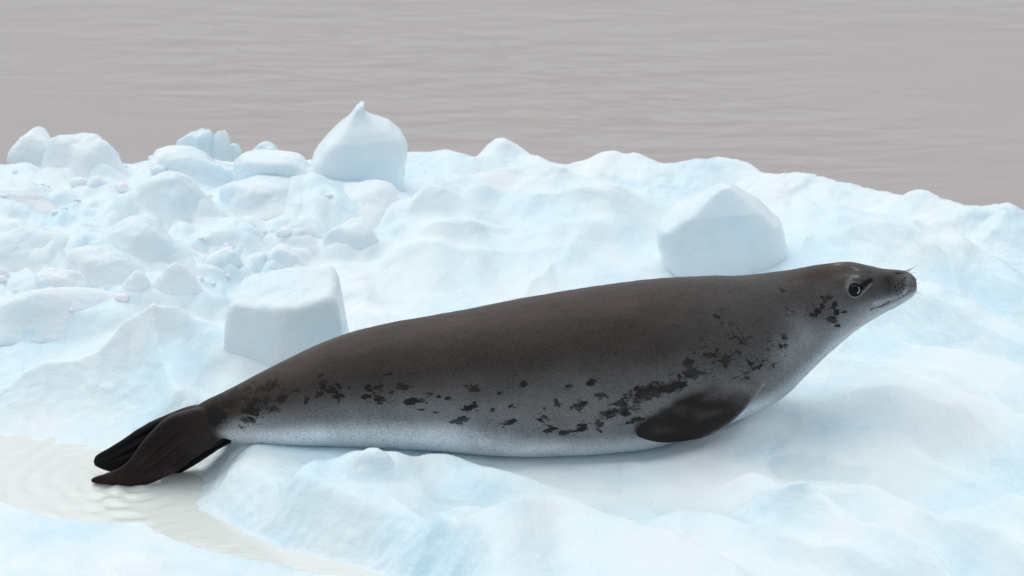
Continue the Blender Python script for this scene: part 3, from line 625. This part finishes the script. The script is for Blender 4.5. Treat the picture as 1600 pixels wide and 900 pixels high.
# even out the coat where flipper and flank meet
ne = len(seal_me.edges); E = np.empty(ne * 2, np.int32); seal_me.edges.foreach_get('vertices', E); E = E.reshape(-1, 2)
E = E[(V[E[:, 0], 0] < xh)]; deg = np.bincount(E.ravel(), minlength=nv).astype(float)
for _ in range(12):
    acc = np.stack([np.bincount(E[:, 0], coat[E[:, 1], k], nv) + np.bincount(E[:, 1], coat[E[:, 0], k], nv) for k in range(3)], 1)
    coat = np.where(deg[:, None] > 0, .4 * coat + .6 * acc / np.maximum(deg, 1)[:, None], coat)

# blotches
spot = np.zeros(nv)
rs = np.random.RandomState(5)
S1 = [(505, 603, 9, 6), (520, 608, 15, 8), (528, 620, 8, 8), (500, 616, 8, 4), (478, 626, 4, 6), (575, 604, 9, 5), (590, 607, 14, 6), (632, 604, 14, 5), (575, 620, 13, 4), (592, 624, 12, 5), (645, 627, 15, 6), (612, 612, 5, 3),
      (740, 607, 12, 6), (728, 638, 15, 5), (740, 634, 6, 6), (718, 657, 11, 8, .5), (797, 660, 14, 5, .5), (818, 600, 4, 7), (848, 652, 10, 6), (870, 630, 5, 7, .6), (905, 634, 14, 7, .4), (860, 671, 12, 6), (880, 674, 14, 6), (908, 668, 14, 6, .5), (936, 662, 7, 10),
      (700, 622, 6, 3), (684, 620, 5, 3), (672, 616, 7, 3), (770, 640, 5, 3), (800, 635, 10, 3), (610, 584, 6, 3), (500, 588, 6, 3), (545, 606, 4, 3), (462, 610, 5, 3), (660, 640, 5, 2), (680, 645, 8, 2), (780, 615, 3, 3), (890, 604, 6, 4), (925, 596, 8, 5, .5), (940, 618, 10, 5),
      (1285, 467, 5, 4), (1296, 466, 7, 4), (1304, 477, 4, 8), (1307, 488, 6, 7), (1300, 498, 8, 6), (1284, 478, 4, 5), (1277, 486, 5, 4), (1271, 492, 5, 3), (1309, 506, 5, 8, .3), (1322, 488, 9, 2), (1290, 470, 4, 3)]
for s in S1: spot = np.maximum(spot, blob(s[0], s[1], s[2] * 1.15, s[3] * 1.25, s[4] if len(s) > 4 else 0))
dense = np.zeros(nv)
for (x, y, rx, ry, an, k) in ((360, 622, 42, 20, .5, .95), (400, 636, 36, 22, .3, .75), (385, 655, 30, 14, .2, .6), (335, 650, 25, 22, .6, 1.0), (440, 622, 12, 10, .5, .75), (425, 640, 16, 9, .2, .75), (400, 610, 50, 9, .5, .6),
                        (975, 640, 36, 16, .1, .75), (1010, 615, 50, 16, .3, .85), (1055, 600, 34, 22, .5, .75), (1000, 655, 26, 12, .3, .7), (1078, 580, 24, 26, .8, .62), (1125, 560, 45, 30, .4, .55), (1170, 575, 34, 24, .4, .62), (1105, 545, 40, 28, .2, .45),
                        (1270, 490, 18, 18, 0, .45), (1300, 490, 16, 18, 0, .4), (1200, 545, 50, 45, 0, .40), (1235, 480, 25, 30, 0, .30), (1150, 520, 50, 30, 0, .3), (1222, 453, 10, 5, -.6, .75), (1120, 494, 9, 4, -.5, .85)):
    dense = np.maximum(dense, k * blob(x, y, rx, ry, an))
spot *= isb; dense *= isb
coat = coat * np.array([.95, 1.0, 1.05]) * (.72 + .21 * sstep((c_ - .40) / .2))[:, None]
coat = mix(coat, (.42, .41, .40), (part == 1) * (np.abs(th_ - 1) < .075) * sstep((t_ - .32) / .15) * sstep((.9 - t_) / .1) * .5)
for nm, arr in (('spot', spot), ('dense', dense), ('flip', np.clip((part > .5) * 1.0, 0, 1))):
    at = seal_me.attributes.new(nm, 'FLOAT', 'POINT'); at.data.foreach_set('value', arr.astype(np.float32))
at = seal_me.attributes.new('coat', 'FLOAT_COLOR', 'POINT'); at.data.foreach_set('color', np.concatenate([coat, np.ones((nv, 1))], 1).astype(np.float32).ravel())
seal_me.polygons.foreach_set('use_smooth', np.ones(len(seal_me.polygons), bool))

def fur_material():
    m, nt, b = new_mat('seal_fur'); L = nt.links.new
    A = lambda n: node(nt, 'ShaderNodeAttribute', attribute_name=n)
    coat_, spot_, dense_ = A('coat'), A('spot'), A('dense')
    tc = node(nt, 'ShaderNodeTexCoord')
    def noise(scale, det, sc=(1, 1, 1), rough=.5, dist=0):
        mp = node(nt, 'ShaderNodeMapping'); mp.inputs['Scale'].default_value = sc; L(tc.outputs['Object'], mp.inputs['Vector'])
        n = node(nt, 'ShaderNodeTexNoise'); n.inputs['Scale'].default_value = scale; n.inputs['Detail'].default_value = det; n.inputs['Roughness'].default_value = rough; n.inputs['Distortion'].default_value = dist
        L(mp.outputs[0], n.inputs['Vector']); return n.outputs[0]
    def math_(op, a, b_=None, c=None):
        n = node(nt, 'ShaderNodeMath', operation=op)
        for i, v in enumerate((a, b_, c)):
            if v is None: continue
            if isinstance(v, (int, float)): n.inputs[i].default_value = v
            else: L(v, n.inputs[i])
        return n.outputs[0]
    def rng_(v, lo, hi, a=0., b_=1.):
        n = node(nt, 'ShaderNodeMapRange', interpolation_type='SMOOTHSTEP')
        L(v, n.inputs[0]); n.inputs[1].default_value = lo; n.inputs[2].default_value = hi; n.inputs[3].default_value = a; n.inputs[4].default_value = b_; return n.outputs[0]
    e1 = noise(78, 3, (.65, 1, 1.15), .6, .5); e2 = noise(34, 3, (.75, 1, 1.2), .62, .5)
    v1 = math_('ADD', spot_.outputs['Fac'], math_('MULTIPLY', math_('SUBTRACT', e1, .5), 2.7))
    m1 = rng_(v1, .38, .70)
    v2 = math_('ADD', dense_.outputs['Fac'], math_('MULTIPLY', math_('SUBTRACT', e2, .5), 2.6))
    m2 = math_('MULTIPLY', rng_(v2, .40, .70), rng_(dense_.outputs['Fac'], .08, .25))
    e3 = noise(85, 3, (.8, 1, 1.2), .65, .8)
    m3 = math_('MULTIPLY', rng_(math_('ADD', dense_.outputs['Fac'], math_('MULTIPLY', math_('SUBTRACT', e3, .5), 3.2)), .62, .80), rng_(dense_.outputs['Fac'], .06, .22, 0, .8))
    mm = math_('MULTIPLY', math_('MAXIMUM', math_('MAXIMUM', m1, m2), m3), rng_(noise(22, 2), .35, .6, .80, .97))
    grain = noise(300, 2, (.5, 1, 1)); mott = noise(9, 4, (.8, 1, 1), .6)
    g = math_('ADD', rng_(grain, .32, .68, .82, 1.19), rng_(mott, .3, .7, -.12, .12))
    hue = node(nt, 'ShaderNodeMix', data_type='RGBA', blend_type='MULTIPLY'); hue.inputs[0].default_value = 1
    comb = node(nt, 'ShaderNodeCombineColor')
    for i in range(3): L(g, comb.inputs[i])
    L(coat_.outputs['Color'], hue.inputs[6]); L(comb.outputs[0], hue.inputs[7])
    mx = node(nt, 'ShaderNodeMix', data_type='RGBA'); L(mm, mx.inputs[0]); L(hue.outputs[2], mx.inputs[6]); mx.inputs[7].default_value = (.018, .014, .012, 1)
    L(mx.outputs[2], b.inputs['Base Color'])
    flip_ = A('flip'); L(rng_(flip_.outputs['Fac'], 0, 1, .46, .30), b.inputs['Roughness']); L(rng_(flip_.outputs['Fac'], 0, 1, .09, .10), b.inputs['Specular IOR Level'])
    b.inputs['Sheen Weight'].default_value = .06; b.inputs['Sheen Roughness'].default_value = .35; b.inputs['Sheen Tint'].default_value = (.9, .82, .75, 1)
    bp = node(nt, 'ShaderNodeBump'); bp.inputs['Strength'].default_value = .32; bp.inputs['Distance'].default_value = .0020; L(grain, bp.inputs['Height'])
    L(bp.outputs[0], b.inputs['Normal'])
    return m
seal_me.materials.clear(); seal_me.materials.append(fur_material())
seal = bpy.data.objects.new('seal', None); COL.objects.link(seal); seal.location = (0, 0, 0); seal.empty_display_size = .2
tag(seal, 'dark grey-brown spotted seal lying on the ice with raised head', 'seal')
body = bpy.data.objects.new('body', seal_me); COL.objects.link(body); body.parent = seal

# eyes: dark glossy balls with a pale crescent, one on each side
me_, nt, b = new_mat('eye_dark'); b.inputs['Base Color'].default_value = (.006, .005, .005, 1); b.inputs['Roughness'].default_value = .05; b.inputs['Specular IOR Level'].default_value = .12
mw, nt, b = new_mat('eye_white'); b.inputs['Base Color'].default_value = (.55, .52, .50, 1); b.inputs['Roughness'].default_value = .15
ep, en = hit(1336, 453)
for side in (1, -1):
    D_, F = ICO[4]; R = .0205
    n_ = en * (1, side, 1); n_ = n_ / np.linalg.norm(n_)
    c = np.array(ep); yc = float(np.interp(c[0], SX[np.argsort(SX)], SYC[np.argsort(SX)]))
    if side < 0: c = c * (1, -1, 1) + (0, 2 * yc, 0)
    c = c - n_ * .0105
    ob = mesh_obj('eye', D_ * R, F, [me_, mw], seal); ob.location = c
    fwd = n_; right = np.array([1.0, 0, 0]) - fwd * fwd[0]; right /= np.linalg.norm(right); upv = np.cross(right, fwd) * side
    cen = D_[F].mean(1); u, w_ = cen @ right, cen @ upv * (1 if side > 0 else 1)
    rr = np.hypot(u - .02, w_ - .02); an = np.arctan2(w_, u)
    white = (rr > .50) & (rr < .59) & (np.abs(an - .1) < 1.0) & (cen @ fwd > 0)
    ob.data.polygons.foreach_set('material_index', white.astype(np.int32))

# whiskers
mk, nt, b = new_mat('whisker_hair'); b.inputs['Base Color'].default_value = (.20, .18, .16, 1); b.inputs['Roughness'].default_value = .4
rw = np.random.RandomState(2)
for side in (1, -1):
    for k in range(14):
        a_, b_ = rw.uniform(0, 18), rw.uniform(-9, 9)
        p0, n0 = hit(1404 + a_, 446 + b_)
        if side < 0: p0 = p0 * (1, -1, 1) + (0, 2 * .062, 0); n0 = n0 * (1, -1, 1)
        dr = np.array([.95, -.22 * side, rw.uniform(-.55, .55)]) + n0 * .25; dr /= np.linalg.norm(dr)
        Lw = rw.uniform(.025, .052); droop = rw.uniform(-.012, .006)
        pts = [p0 - dr * .003 + dr * Lw * s + np.array([0, 0, droop * s * s]) for s in np.linspace(0, 1, 8)]
        e1 = np.cross(dr, [0, 0, 1]); e1 /= np.linalg.norm(e1); e2 = np.cross(dr, e1); Vw, Fw = [], []
        for i, p in enumerate(pts):
            r0 = .0009 * (1 - .75 * i / 7)
            Vw += [p + r0 * (math.cos(q) * e1 + math.sin(q) * e2) for q in np.linspace(0, 2 * math.pi, 5, endpoint=False)]
            if i: Fw += [[(i - 1) * 5 + j, (i - 1) * 5 + (j + 1) % 5, i * 5 + (j + 1) % 5, i * 5 + j] for j in range(5)]
        mesh_obj('whisker', np.array(Vw), Fw, mk, seal)
